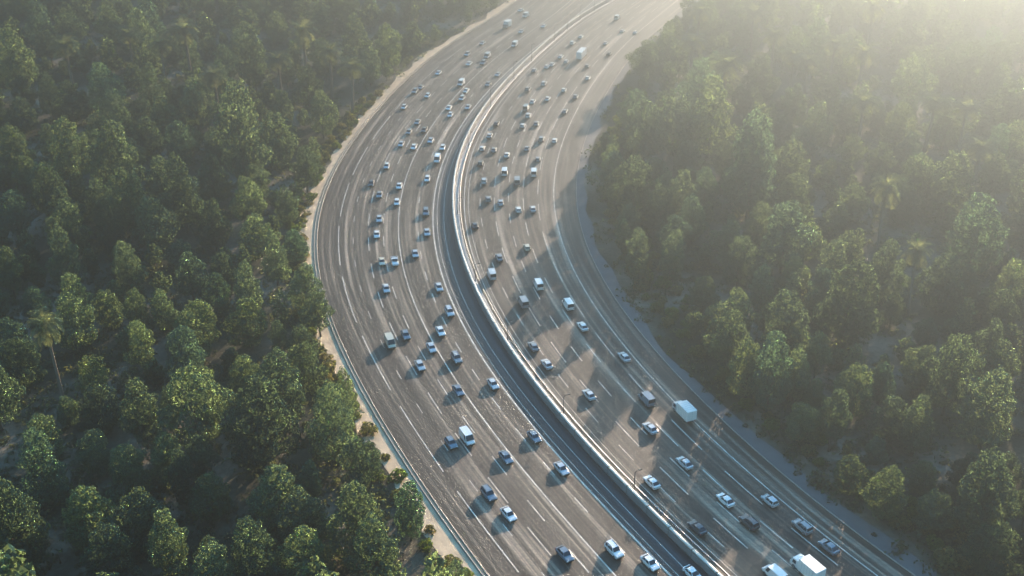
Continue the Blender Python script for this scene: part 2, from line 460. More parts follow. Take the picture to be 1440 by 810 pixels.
TREE_KINDS = []      # crown width 12, crown mesh, trunk mesh, top height, light far version
def make_tree_kind(seed, W, Hc, base, lobes, taper, n=7600, leaf=.46):
    q, nr, C, Rr, r = crown_points(seed, W, Hc, n, lobes, taper)
    q = q + np.array([0, 0, base])
    V, F = cards(q, nr, leaf, r)
    crown = mesh_np('crown', V, F, M_LEAF)
    bm = bmesh.new()
    lean = r.uniform(-.5, .5, 2)
    top = base + Hc * .62
    pts = [(0, 0, -.3), (lean[0] * .2, lean[1] * .2, base * .5), (lean[0] * .6, lean[1] * .6, base + Hc * .15), (lean[0], lean[1], top)]
    bm_tube(bm, pts, [.42, .33, .25, .07], 9)
    for k in range(min(6, len(C))):
        c = C[(k * 2) % len(C)] + np.array([0, 0, base]); z0 = base * .75 + Hc * .07 * k
        t = z0 / top
        s = Vector((lean[0] * t, lean[1] * t, z0)); e = Vector(c)
        mid = s.lerp(e, .5) + Vector((0, 0, -.3))
        bm_tube(bm, [s, mid, e], [.17, .11, .03], 6)
    trunk = mesh_bm('trunk', bm, M_BARK, True)
    qf, nf = q[::6], nr[::6]
    TREE_KINDS.append(dict(W=W, crown=crown, trunk=trunk, top=base + Hc, far=(qf, nf), mid=base + Hc * .55))
for s in range(4): make_tree_kind(11 + s, 12, 12.5, 2.0, 14 + s % 3, (1.0, 1.5, .8, 1.2)[s])                # broad round
for s in range(4): make_tree_kind(31 + s, 12, 17.0, 2.4, 18 + s % 3, (.8, 1.1, .7, 1.4)[s], n=8200, leaf=.48)       # tall oval
for s in range(3): make_tree_kind(51 + s, 12, 13.5, 4.4, 9 + s, 1.6, n=6600, leaf=.48)            # open, several domes
make_tree_kind(71, 12, 21.0, 3.0, 22, .9, n=5200, leaf=.66)                             # slim
TREE_WORD = ['broad', 'broad', 'broad', 'broad', 'tall', 'tall', 'tall', 'tall', 'open', 'open', 'open', 'slim']
TINTS = [('dark green', (.019, .042, .038)), ('mid green', (.029, .060, .050)), ('pale green', (.034, .068, .050)), ('blue green', (.020, .053, .052))]

SEEN_LABELS = set()
def unique(fmt, px, py):
    for d in (0, 1):
        t = fmt % (('%.' + str(d) + 'f%%') % (100 * px), ('%.' + str(d) + 'f%%') % (100 * py))
        if t not in SEEN_LABELS:
            SEEN_LABELS.add(t); return t
    SEEN_LABELS.add(t); return t

# crowns one can tell apart in the photograph: picture place of the crown's middle and its width there
TREES_SEEN = [(236,645,56),(228,612,46),(255,668,44),(25,110,60),(187,103,48),(100,150,50),(147,140,50),(140,197,45),(100,230,57),(173,187,40),(197,163,45),(233,170,47),(277,157,50),(330,143,45),(333,172,50),(377,127,48),(397,160,60),(390,207,57),(343,230,67),(167,250,70),(267,187,48),(227,253,50),(340,70,40),(97,47,44),(347,60,30),(313,50,14),(433,127,40),(453,167,40),(30,160,44),(20,215,48),(60,250,46),(300,260,48),(430,240,40),(60,50,40),(210,40,44),(500,60,40),(545,75,38),(520,95,34),(390,40,36),(150,30,40),
(100,333,55),(217,323,55),(140,290,45),(253,350,40),(360,330,57),(350,287,48),(413,337,42),(387,367,38),(47,417,45),(13,383,40),(150,427,45),(103,457,60),(227,430,38),(193,440,36),(267,387,45),(347,407,40),(280,457,50),(347,450,65),(430,403,50),(447,437,44),(267,477,57),(423,477,48),(197,483,38),(15,470,55),(27,510,58),(127,523,42),(180,523,42),(343,520,55),(425,513,60),(390,463,30),(20,300,50),(300,320,45),(180,380,42),(310,370,42),
(58,607,90),(133,624,50),(275,593,85),(290,560,50),(395,562,75),(471,567,54),(369,615,95),(467,611,70),(284,647,50),(293,687,65),(435,660,35),(502,660,54),(391,695,80),(124,727,75),(200,727,80),(40,727,45),(27,771,80),(155,780,75),(302,802,60),(427,718,75),(502,740,88),(525,785,80),(576,716,50),(427,775,70),(355,780,70),(90,560,50),(200,590,60),(180,660,60),(240,780,60),(60,670,60),
(978,120,50),(982,145,55),(893,164,50),(938,71,45),(991,31,36),(1067,120,50),(1164,129,45),(1144,44,30),(1187,22,40),(1271,40,50),(1400,14,28),(1053,49,36),(1280,124,58),(1360,111,50),(1329,182,62),(1147,182,40),(1200,204,58),(1129,200,45),(947,191,62),(996,196,66),(1062,178,28),(1418,164,58),(1262,187,53),(1356,227,53),(1053,262,70),(1111,240,58),(1293,253,53),
(889,279,67),(929,297,45),(1053,279,70),(1116,274,55),(1102,350,72),(1138,332,52),(1195,345,48),(1244,390,58),(1284,266,58),(1333,279,65),(1364,359,84),(1035,439,58),(1102,461,66),(1191,448,88),(1258,425,53),(1307,452,58),(1409,434,48),(1120,479,45),(1395,479,45),(973,310,45),(947,363,40),(1422,394,45),(1160,400,50),(1040,370,56),(990,400,44),(1200,280,50),
(1050,521,55),(1083,541,60),(1119,525,50),(1148,537,30),(1205,545,55),(1241,529,45),(1299,512,58),(1335,545,75),(1172,594,50),(1258,582,65),(1388,590,75),(1364,647,48),(1303,655,42),(1384,708,85),(1421,639,45),(1409,504,52),(1400,775,70),(1130,580,50),(1200,650,56),(1230,690,56),(1320,700,56),(1290,600,50),(1150,500,46)]
PALMS_SEEN = [(90,62,50,38),(180,46,36,32),(258,40,58,40),(225,60,50,34),(425,42,66,36),(463,70,50,36),(300,103,44,28),(494,92,34,26),(390,82,32,26),(63,456,84,32),
(1022,88,58,44),(975,58,40,40),(1118,76,40,34),(1215,72,54,36),(1090,47,40,30),(1136,84,40,30),(985,14,34,30),(1060,16,34,26),(1248,262,76,40),(1291,352,40,28),(1360,150,48,30),(1316,142,34,26),(1215,142,36,32),(1229,8,60,26),(1175,60,36,26),(1380,205,40,28)]
CLEARINGS = [(610, 775, 13), (60, 545, 9), (320, 215, 6), (1400, 560, 8), (1290, 345, 8), (1340, 320, 7), (310, 95, 12), (400, 70, 10), (270, 105, 10), (1110, 165, 10), (1235, 110, 12), (90, 130, 8), (930, 330, 6)]

tree_list = []       # (x, y, width, kind)
def side_gap(x, y):
    """Metres outside the carriageway (negative on it)."""
    return max(curve_at(XA, y) - x, x - curve_at(XD, y))
for (px, py, w) in TREES_SEEN:
    x, y = ground_at(px, py, 7.5)
    s = .876 * (py + 420) / (CAM_H - 7.5)
    W = w / s * 1.12
    W = min(max(W, 5.5), 17.5)
    k = rnd.choice(range(4)) if W > 9 else rnd.choice(range(11))
    if w < 32: k = rnd.choice((4, 5, 6, 11))
    if w >= 60 and rnd.random() < .5: k = rnd.choice((4, 5, 6, 7))
    g = side_gap(x, y); need = (.30 * W + 1.5) if x < 0 and x < curve_at(XC, y) else (.36 * W + 5.0)
    if g < need:
        x += (need - g) * (-1 if x < curve_at(XC, y) else 1)
    tree_list.append([x, y, W, k, True])
clear = [(*ground_at(px, py), r) for (px, py, r) in CLEARINGS]
frnd = random.Random(21)
grid = {}
def put(t): grid.setdefault((int(t[0] // 10), int(t[1] // 10)), []).append(t)
for t in tree_list: put(t)
def near_ok(x, y, W):
    for i in range(-2, 3):
        for j in range(-2, 3):
            for t in grid.get((int(x // 10) + i, int(y // 10) + j), ()):
                if math.hypot(t[0] - x, t[1] - y) < .50 * (t[2] + W): return False
    return True
palm_feet = [ground_at(a, b, 20) for a, b, c, d in PALMS_SEEN]
for t in tree_list:
    if any(abs(t[0] - a) < 6 and -32 < t[1] - b < 5 for a, b in palm_feet): t[2] *= .62
for _ in range(60000):
    y = frnd.uniform(100, 800); half = (y * .877 + 67) * .48 * 1.05 + 30
    x = frnd.uniform(-half - 5, half + 45)
    left = x < curve_at(XC, y)
    g = side_gap(x, y)
    W = frnd.choice((5.5, 8.5, 10, 11, 12.5, 14))
    if g < (W * .42 + 4 if left else W * .42 + 6): continue
    if any(math.hypot(cx - x, cy - y) < r + W * .3 for cx, cy, r in clear): continue
    glade = math.sin(x * .06 + 1.7 * math.sin(y * .045)) + math.sin(y * .08 + 1.2 * math.sin(x * .05))
    if glade > (1.3 if y < 350 else (.15 if left else .45)): continue
    if any(abs(x - a) < 3.5 + W * .25 and -24 < y - b < 12 for a, b in palm_feet): continue
    if not near_ok(x, y, W): continue
    t = [x, y, W, frnd.choice(range(12)), False]
    tree_list.append(t); put(t)

vis, rest = [], []
for t in tree_list:
    K = TREE_KINDS[t[3]]; s = t[2] / K['W']
    px, py = seen_at(t[0], t[1], K['mid'] * s)
    size = t[2] / math.hypot(t[1], CAM_H)
    inside = -.01 < px < 1.01 and -.01 < py < 1.01
    t += [px, py, size]
    (vis if inside else rest).append(t)
vis.sort(key=lambda t: -t[7])
rest += vis[298:]; vis = vis[:298]
for (x, y, W, k, named, px, py, size) in vis:
    K = TREE_KINDS[k]; s = W / K['W']
    tint = frnd.choices(TINTS, (4, 4, 3, 2))[0]
    left = x < curve_at(XC, y)
    word = 'small' if W < 6.5 else TREE_WORD[k]
    lab = unique('%s %s tree in the woods %s of the highway, %%s across, %%s down' % (word, tint[0], 'left' if left else 'right'), px, py)
    o = thing('broadleaf_tree', lab, 'tree', 'leafy trees of the woods beside the highway', (x, y, 0), frnd.uniform(0, 6.28))
    o.scale = (s, s, s * frnd.uniform(.8, 1.28))
    j = frnd.uniform(.82, 1.2)
    c = link('crown', K['crown'], o); c.color = (*[v * j for v in tint[1]], 1)
    link('trunk', K['trunk'], o)
# the rest of the woods, too many and too far to count
PV, PN, PS = [], [], []
TV, TF = [], []
for (x, y, W, k, *_r) in rest:
    K = TREE_KINDS[k]; s = W / K['W']; q, nn = K['far']
    a = frnd.uniform(0, 6.28); ca, sa = math.cos(a), math.sin(a); Rm = np.array([[ca, -sa, 0], [sa, ca, 0], [0, 0, 1]])
    PV.append(q @ Rm.T * s + np.array([x, y, 0])); PN.append(nn @ Rm.T); PS.append(np.full(len(q), 1.2 * s))
    b = len(TV) * 8; w = .3 * s; h = K['top'] * .6 * s
    TV.append([(x + dx * f, y + dy * f, z) for z, f in ((-.2, 1), (h, .3)) for dx, dy in ((-w, -w), (w, -w), (w, w), (-w, w))])
    TF += [(b + i, b + (i + 1) % 4, b + 4 + (i + 1) % 4, b + 4 + i) for i in range(4)]
V, F = cards(np.concatenate(PV), np.concatenate(PN), np.concatenate(PS), np.random.default_rng(2))
fw = tag(link('distant_woods', mesh_np('distant_woods', V, F, M_LEAF)), 'hazy mass of leafy trees filling the far woods on both sides of the highway', 'woods', kind='stuff')
fw.color = (.025, .052, .043, 1)
TV = np.array(TV).reshape(-1, 3)
tk = link('trunks', mesh_np('trunks', TV, TF, M_BARK), fw); tk['kind'] = 'stuff'

# palms
def palm_crown(seed, nf, L):
    r = np.random.default_rng(seed); V, F = [], []
    for i in range(nf):
        az = i * 2.399 + r.uniform(-.2, .2); lift = 1.15 - 1.75 * (i / nf) + r.uniform(-.12, .12); ln = L * r.uniform(.85, 1.1)
        d = np.array([math.cos(az), math.sin(az)]); side = np.array([-d[1], d[0], 0])
        pts = []; p = np.zeros(3); el = lift
        for k in range(9):
            pts.append(p.copy()); p = p + ln / 8 * np.array([d[0] * math.cos(el), d[1] * math.cos(el), math.sin(el)]); el -= .13 + .02 * k
        pts = np.array(pts)
        for k in range(1, 9):
            for u in (0, .5):
                c = pts[k - 1] * (1 - u) + pts[k] * u; t = (k - 1 + u) / 8
                fwd = pts[k] - pts[k - 1]; fwd /= np.linalg.norm(fwd)
                ll = ln * .30 * math.sin(math.pi * min(.97, t * .85 + .14)) ** .7
                for sg in (-1, 1):
                    e = c + side * sg * ll * .85 + fwd * ll * .55 + np.array([0, 0, -ll * .25])
                    b = len(V); V += [c - fwd * .07, c + fwd * .10, e + fwd * .05, e - fwd * .05]; F.append((b, b + 1, b + 2, b + 3))
    return V, F
def make_palm_kind(seed, H, L):
    V, F = palm_crown(seed, 30, L); V = np.array(V) + np.array([0, 0, H])
    crown = mesh_np('crown', V, F, M_PALM)
    r = random.Random(seed); bm = bmesh.new(); cx, cy = r.uniform(-.8, .8), r.uniform(-.8, .8)
    pts = [(cx * (1 - (1 - t) ** 2) - cx, cy * (1 - (1 - t) ** 2) - cy, H * t - .3 * (t == 0)) for t in (0, .2, .4, .6, .8, 1)]
    bm_tube(bm, pts, [.55, .40, .36, .33, .33, .40], 9)
    trunk = mesh_bm('trunk', bm, M_PBARK, True)
    rr = np.random.default_rng(seed + 5); n = 50; az = rr.uniform(0, 6.28, n); ra = rr.uniform(.35, 1.1, n)
    P = np.c_[np.cos(az) * ra, np.sin(az) * ra, H - rr.uniform(.2, 2.6, n)]
    Vs, Fs = cards(P, np.c_[np.cos(az), np.sin(az), .3 * np.ones(n)], .6, rr)
    return dict(crown=crown, trunk=trunk, skirt=mesh_np('dead_fronds', Vs, Fs, M_PALM), H=H)
PALMS = [make_palm_kind(3 + i, 15, 4.6) for i in range(3)]
for i, (px, py, hpx, wpx) in enumerate(PALMS_SEEN):
    # crown middle, trunk length and crown width in the picture
    y0, s = 0, .876 * (py + hpx + 420) / CAM_H
    va = PITCH + math.atan((py + hpx * .5 - 405) / 1500)
    H = min(max(hpx / s / math.cos(va) * 1.4, 19), 28); Lw = min(max(wpx / s * 1.15, 12.5 if py < 230 else 8), 15)
    x, y = ground_at(px, py, H)
    K = PALMS[i % 3]
    pxx, pyy = seen_at(x, y, H)
    lab = unique('%s palm tree in the woods %s of the highway, %%s across, %%s down' % ('tall' if H > 12 else 'short', 'left' if x < curve_at(XC, y) else 'right'), pxx, pyy)
    o = thing('palm_tree', lab, 'palm', 'palms rising out of the woods', (x, y, 0), rnd.uniform(0, 6.28))
    o.scale = (Lw / 8.2, Lw / 8.2, H / 15)
    c = link('crown', K['crown'], o); c.color = (.045, .075, .055, 1)
    c = link('dead_fronds', K['skirt'], o); c.color = (.03, .04, .035, 1)
    link('trunk', K['trunk'], o)

# shrubs along the verges and in the gaps of the woods
SHRUBS = []
for s in range(4):
    q, nr_, C_, R_, r_ = crown_points(91 + s, 4.0, 2.3, 620, 6, 1.1)
    V, F = cards(q, nr_, .42, r_); SHRUBS.append(mesh_np('shrub', V, F, M_LEAF))
srnd = random.Random(4); shrub_pts = []
for _ in range(2600):
    y = srnd.uniform(140, 420)
    if srnd.random() < .5: g = srnd.uniform(4.2, 9); x = curve_at(XA, y) - g; left = True
    else: g = srnd.uniform(8.5, 19); x = curve_at(XD, y) + g; left = False
    px, py = seen_at(x, y, .8)
    if not (0.0 < px < 1.0 and 0.0 < py < 1.0): continue
    s = srnd.uniform(.55, 1.25) * (1 if left else 1.25)
    if any(math.hypot(a - x, b - y) < 1.9 * (s + c) for a, b, c in shrub_pts): continue
    if left and any(t[2] > 0 and math.hypot(t[0] - x, t[1] - y) < t[2] * .30 for t in tree_list): continue
    shrub_pts.append((x, y, s))
    if len(shrub_pts) > 235: break
for (x, y, s) in shrub_pts:
    left = x < curve_at(XC, y); px, py = seen_at(x, y, .8)
    tint = srnd.choices([('dark green', (.04, .07, .025)), ('olive', (.045, .062, .030)), ('grey green', (.055, .070, .042))], (3, 3, 2))[0]
    o = link('shrub', srnd.choice(SHRUBS)); o.location = (x, y, -.05); o.rotation_euler = (0, 0, srnd.uniform(0, 6.28)); o.scale = (s, s, s * srnd.uniform(.7, 1.1)); o.color = (*tint[1], 1)
    tag(o, unique('%s %s shrub beside the %s road edge, %%s across, %%s down' % ('large' if s > 1.1 else 'low', tint[0], 'left' if left else 'right'), px, py), 'shrub', 'shrubs along the verges')

# undergrowth on the floor of the woods
gr = np.random.default_rng(12)
y = gr.uniform(120, 620, 27000); half = (y * .877 + 67) * .5 + 20; x = gr.uniform(-1, 1, len(y)) * half
xa = np.interp(y, YY, XA); xd = np.interp(y, YY, XD)
fld = np.sin(x * .11 + 1.3 * np.sin(y * .07)) + np.sin(y * .13 + 1.1 * np.sin(x * .09)) + gr.normal(0, .5, len(y))
ok = ((x < xa - 4.2 - gr.exponential(2.0, len(y))) | (x > xd + 2.2 + gr.exponential(2.2, len(y)))) & (fld > -1.1)
for cx, cy, cr in clear: ok &= (np.hypot(x - cx, y - cy) > cr * .55) | (gr.random(len(y)) < .4)
x, y = x[ok], y[ok]; m = 18; n = len(x)
br = gr.uniform(.5, 1.9, n) * np.where(np.abs(fld[ok]) > 1, 1.15, .8)
d = gr.normal(0, 1, (n, m, 3)); d[..., 2] = np.abs(d[..., 2]); d /= np.linalg.norm(d, axis=2)[..., None]
P = (np.c_[x, y, np.zeros(n)][:, None] + d * (br[:, None] * gr.uniform(.7, 1.1, (n, m)))[..., None] * np.array([1.25, 1.25, .9])).reshape(-1, 3)
nn = d.reshape(-1, 3) + gr.normal(0, .4, (n * m, 3)); nn /= np.linalg.norm(nn, axis=1)[:, None]
V, F = cards(P, nn, np.repeat(.42 + .22 * br, m), gr)
u = tag(link('undergrowth', mesh_np('undergrowth', V, F, M_GRASS)), 'scrubby grass and low growth covering the sandy floor of the woods', 'undergrowth', kind='stuff')
u.color = (.028, .048, .034, 1)

# ------------------------------------------------------------------ vehicles (front towards +Y)
def loft(secs, m=None):
    """secs: (y, [(x, z) half outline from the bottom up]) mirrored into closed rings."""
    V, F = [], []; k = None
    for y, half in secs:
        ring = [(x, y, z) for x, z in half] + [(-x, y, z) for x, z in reversed(half)]
        k = len(ring); V += ring
    for i in range(len(secs) - 1):
        for j in range(k): F.append((i * k + j, i * k + (j + 1) % k, (i + 1) * k + (j + 1) % k, (i + 1) * k + j))
    h = k // 2
    for i, flip in ((0, False), (len(secs) - 1, True)):
        for j in range(h - 1):
            q = (i * k + j, i * k + j + 1, i * k + k - 2 - j, i * k + k - 1 - j); F.append(q[::-1] if flip else q)
    return V, F
def frustum(y0b, y1b, wb, zb, y0t, y1t, wt, zt):
    e = (y1t - y0t) * .08
    return loft([(y0b, [(wb * .96, zb), (wb * .95, zb + .02)]), (y0t + e * .0, [(wb * .99, zb), (wt * .93, zt - .03)]), ((y0t + y1t) / 2, [(wb, zb), (wt, zt)]), (y1t, [(wb * .99, zb), (wt * .93, zt - .04)]), (y1b, [(wb * .95, zb), (wb * .94, zb + .02)])])
def box_vf(x0, x1, y0, y1, z0, z1):
    V = [(x0, y0, z0), (x1, y0, z0), (x1, y1, z0), (x0, y1, z0), (x0, y0, z1), (x1, y0, z1), (x1, y1, z1), (x0, y1, z1)]
    return V, [(3, 2, 1, 0), (4, 5, 6, 7), (0, 1, 5, 4), (1, 2, 6, 5), (2, 3, 7, 6), (3, 0, 4, 7)]
def slab(q, t=.012):
    """A thin pane on four corners, raised along its normal."""
    a = np.array(q, float); n = np.cross(a[1] - a[0], a[3] - a[0]); n /= np.linalg.norm(n)
    V = np.concatenate([a - n * .02, a + n * t]); return [tuple(v) for v in V], [(3, 2, 1, 0), (4, 5, 6, 7), (0, 1, 5, 4), (1, 2, 6, 5), (2, 3, 7, 6), (3, 0, 4, 7)]
def wheel_vf(x, y, rad, w, n=14):
    V, F = [], []
    for xx, r in ((x - w / 2, rad * .9), (x - w / 2 + .03, rad), (x + w / 2 - .03, rad), (x + w / 2, rad * .9)):
        V += [(xx, y + r * math.cos(2 * math.pi * k / n), rad + r * math.sin(2 * math.pi * k / n)) for k in range(n)]
    for i in range(3):
        for k in range(n): F.append((i * n + k, i * n + (k + 1) % n, (i + 1) * n + (k + 1) % n, (i + 1) * n + k))
    for i in (0, 3):
        c = len(V); V.append((V[i * n][0], y, rad))
        for k in range(n): F.append((c, i * n + k, i * n + (k + 1) % n, i * n + (k + 1) % n))
    F = [f if f[2] != f[3] else f[:3] for f in F]
    return V, F
def disc_vf(x, y, z, r, n=12, sg=1):
    V = [(x, y, z)] + [(x, y + r * math.cos(2 * math.pi * k / n), z + r * math.sin(2 * math.pi * k / n)) for k in range(n)]
    return V, [(0, 1 + k, 1 + (k + 1) % n) for k in range(n)]
def lerp(a, b, t): return tuple(p + (q - p) * t for p, q in zip(a, b))

def windows(y0b, y1b, wb, zb, y0t, y1t, wt, zt, panes=2, rear=True, frames=.07):
    P = []
    fb, ft = y1b, y1t
    # windscreen and rear window
    def face(yb, yt, name, mirrored):
        a, b = (wb * .90, yb, zb + .05), (-wb * .90, yb, zb + .05); c, d = (-wt * .86, yt, zt - .06), (wt * .86, yt, zt - .06)
        q = [lerp(a, d, .06), lerp(b, c, .06), lerp(b, c, .92), lerp(a, d, .92)]
        P.append((name, slab(q if mirrored else [q[1], q[0], q[3], q[2]], .03), M_GLASS))
    face(y1b, y1t, 'windscreen', False if False else True)
    if rear: face(y0b, y0t, 'rear_window', False)
    for sg in (1, -1):
        for k in range(panes):
            t0, t1 = k / panes + .03, (k + 1) / panes - .03
            lb = lambda t: (sg * wb * .985, y0b + .30 + (y1b - .35 - y0b - .30) * t, zb + .08); lt = lambda t: (sg * wt * .965, y0t + .05 + (y1t - .10 - y0t) * t, zt - .10)
            q = [lb(t0), lb(t1), lt(t1), lt(t0)]
            P.append(('side_window', slab(q if sg > 0 else q[::-1], .03), M_GLASS))
    return P
def common(P, hw, yf, yr, rad, zl, front, rear, lw=.36, wx=None):
    wx = wx or hw - .10
    for y in (yf, yr):
        for sg in (1, -1):
            P.append(('wheel', wheel_vf(sg * wx, y, rad, .24), M_TYRE)); P.append(('>rim', disc_vf(sg * (wx + .125), y, rad, rad * .6), M_RIM))
    for sg in (1, -1):
        P.append(('headlight', box_vf(sg * (hw - .26) - lw / 2, sg * (hw - .26) + lw / 2, front - .10, front + .02, zl, zl + .15), M_HEAD))
        P.append(('tail_light', box_vf(sg * (hw - .2) - .15, sg * (hw - .2) + .15, rear - .02, rear + .1, zl + .05, zl + .25), M_TAIL))
def half(w, z0, z1): return [(w * .90, z0), (w, z0 + .12), (w, z0 + (z1 - z0) * .62), (w * .93, z1 - .03), (w * .84, z1)]

def sedan():
    g = (-1.95, 1.15, .82, .93, -1.15, .30, .62, 1.44)
    P = [('body', loft([(-2.30, half(.80, .38, .86)), (-2.18, half(.89, .28, .97)), (-1.2, half(.93, .22, 1.0)), (.9, half(.93, .22, .97)), (1.85, half(.90, .24, .84)), (2.22, half(.83, .30, .74)), (2.30, half(.76, .38, .66))]), M_PAINT), ('cabin', frustum(*g), M_PAINT)]
    P += windows(*g); common(P, .93, 1.42, -1.38, .33, .58, 2.28, -2.28)
    P.append(('bumper', box_vf(-.72, .72, 2.24, 2.34, .36, .52), M_TRIM)); return P
def hatchback():
    g = (-1.95, 1.02, .80, .93, -1.62, .22, .62, 1.50)
    P = [('body', loft([(-2.02, half(.80, .38, .92)), (-1.92, half(.87, .28, 1.0)), (-1.0, half(.91, .22, 1.0)), (.9, half(.91, .22, .98)), (1.65, half(.88, .24, .86)), (2.0, half(.80, .30, .74)), (2.06, half(.74, .38, .66))]), M_PAINT), ('cabin', frustum(*g), M_PAINT)]
    P += windows(*g); common(P, .91, 1.25, -1.28, .32, .60, 2.04, -2.0)
    P.append(('bumper', box_vf(-.68, .68, 2.0, 2.1, .36, .52), M_TRIM)); return P
def suv():
    g = (-2.22, 1.10, .86, 1.08, -1.98, .35, .70, 1.76)
    P = [('body', loft([(-2.34, half(.84, .45, 1.02)), (-2.24, half(.93, .34, 1.12)), (-1.2, half(.97, .28, 1.12)), (1.0, half(.97, .28, 1.10)), (1.95, half(.95, .30, 1.0)), (2.30, half(.88, .38, .90)), (2.36, half(.80, .45, .80))]), M_PAINT), ('cabin', frustum(*g), M_PAINT)]
    P += windows(*g, panes=3); common(P, .97, 1.45, -1.42, .38, .74, 2.34, -2.32)
    for sg in (1, -1): P.append(('roof_rail', box_vf(sg * .60 - .025, sg * .60 + .025, -1.7, .1, 1.76, 1.83), M_TRIM))
    P.append(('bumper', box_vf(-.76, .76, 2.3, 2.42, .46, .62), M_TRIM)); return P
def van():
    g = (-2.62, 2.02, .98, 1.10, -2.58, 1.18, .90, 2.30)
    P = [('body', loft([(-2.66, half(.94, .45, 1.10)), (-2.6, half(1.0, .36, 1.14)), (1.2, half(1.0, .32, 1.14)), (2.3, half(.97, .34, 1.08)), (2.62, half(.90, .42, .92)), (2.68, half(.82, .48, .84))]), M_PAINT), ('cabin', frustum(*g), M_PAINT)]
    w = windows(*g, panes=4); P += [p for i, p in enumerate(w) if p[0] != 'side_window' or (i - 2) % 4 == 3]
    common(P, 1.0, 1.65, -1.6, .36, .72, 2.66, -2.66)
    P.append(('bumper', box_vf(-.85, .85, 2.6, 2.74, .46, .62), M_TRIM)); return P
def pickup():
    g = (-.55, 1.25, .86, 1.08, -.35, .48, .72, 1.76)
    P = [('body', loft([(-.62, half(.95, .40, 1.10)), (.9, half(.97, .32, 1.10)), (2.1, half(.95, .34, 1.02)), (2.52, half(.90, .40, .92)), (2.6, half(.82, .46, .84))]), M_PAINT), ('cabin', frustum(*g), M_PAINT)]
    P += windows(*g)
    bed = ([], [])
    for b in (box_vf(-.95, .95, -2.62, -.64, .55, .68), box_vf(-.96, -.86, -2.62, -.64, .68, 1.1), box_vf(.86, .96, -2.62, -.64, .68, 1.1), box_vf(-.86, .86, -2.62, -2.54, .68, 1.1)):
        k = len(bed[0]); bed[0].extend(b[0]); bed[1].extend(tuple(i + k for i in f) for f in b[1])
    P.append(('cargo_bed', bed, M_PAINT)); common(P, .97, 1.6, -1.6, .40, .74, 2.58, -2.62); return P
def lorry(L=6.6, hb=3.3):
    zc = .75; fr = L / 2
    P = [('cab', loft([(fr - 2.0, half(1.05, .5, 2.3)), (fr - 1.2, half(1.08, .45, 2.35)), (fr - .5, half(1.06, .45, 2.2)), (fr - .05, half(1.02, .5, 1.35)), (fr, half(.98, .55, 1.2))]), M_PAINT),
         ('windscreen', slab([(.92, fr - .06, 1.38), (-.92, fr - .06, 1.38), (-.88, fr - .46, 2.12), (.88, fr - .46, 2.12)][::1], .05), M_GLASS)]
    for sg in (1, -1):
        q = [(sg * 1.07, fr - 1.5, 1.35), (sg * 1.07, fr - .6, 1.35), (sg * 1.03, fr - .75, 2.0), (sg * 1.03, fr - 1.5, 2.05)]
        P.append(('side_window', slab(q if sg > 0 else q[::-1], .03), M_GLASS))
    e = .08; yb0, yb1 = -L / 2, fr - 2.15
    P.append(('cargo_box', loft([(yb0, [(1.2, zc + .1), (1.2, hb - .1)]), (yb0 + e, [(1.25, zc), (1.25, hb)]), (yb1 - e, [(1.25, zc), (1.25, hb)]), (yb1, [(1.2, zc + .1), (1.2, hb - .1)])]), M_BOXW))
    seams = ([], [])
    for b in [box_vf(-1.262, 1.262, y_ - .02, y_ + .02, zc + .05, hb + .012) for y_ in np.linspace(yb0 + .9, yb1 - .9, max(3, int(L / 1.3)))] + [box_vf(-.02, .02, yb0 - .012, yb0 + .02, zc + .2, hb - .2)]:
        k = len(seams[0]); seams[0].extend(b[0]); seams[1].extend(tuple(i + k for i in f) for f in b[1])
    P.append(('panel_seams', seams, M_STEEL))
    P.append(('chassis', box_vf(-.5, .5, -L / 2 + .2, fr - 1.2, .45, .74), M_TRIM))
    common(P, 1.06, fr - 1.1, -L / 2 + 1.3, .48, .62, fr, -L / 2, wx=.98); return P

BUILD = dict(sedan=sedan, hatchback=hatchback, suv=suv, van=van, pickup=pickup, box_truck=lorry, lorry=lambda: lorry(10.5, 3.9))
WORDS = dict(sedan='saloon car', hatchback='hatchback', suv='SUV', van='van', pickup='pickup', box_truck='box truck', lorry='long lorry')
CATS = dict(sedan='car', hatchback='car', suv='car', van='van', pickup='pickup', box_truck='truck', lorry='truck')
NAMES = dict(sedan='saloon_car', hatchback='hatchback_car', suv='sport_utility_car', van='van', pickup='pickup_truck', box_truck='box_truck', lorry='lorry')
KIT, ONE = {}, {}
def to_mesh(name, V, F, mats, idx=None):
    m = bpy.data.meshes.new(name); m.from_pydata(V, [], F)
    for mt in mats: m.materials.append(mt)
    if idx is not None: m.polygons.foreach_set('material_index', np.array(idx, np.int32))
    b = bmesh.new(); b.from_mesh(m)
    if idx is None: bmesh.ops.recalc_face_normals(b, faces=b.faces[:])
    b.to_mesh(m); b.free(); m.update(); return m
for k, fn in BUILD.items():
    P = fn(); KIT[k] = []; cut = 1.0 if k in ('box_truck', 'lorry') else .9
    V, F, I, mats = [], [], [], []
    for name, (v, f), mt in P:
        me = to_mesh(name.strip('>'), [(a, b_ * cut, c_) for a, b_, c_ in v], f, [mt])
        if name in ('body', 'cabin', 'cab'):
            for p in me.polygons: p.use_smooth = False
        KIT[k].append((name, me))
        if mt not in mats: mats.append(mt)
        b = len(V); V += [tuple(x.co) for x in me.vertices]
        for p in me.polygons: F.append(tuple(i + b for i in p.vertices)); I.append(mats.index(mt))
    ONE[k] = to_mesh(NAMES[k], V, F, mats, I)
COL = dict(white=(.78, .77, .74), silver=(.50, .52, .53), grey=(.27, .285, .295), blue=(.16, .21, .25), dark=(.06, .07, .08), cream=(.62, .54, .40), red=(.32, .06, .045))
COLW = dict(white='white', silver='silver', grey='grey', blue='steel blue', dark='dark', cream='cream', red='dark red')
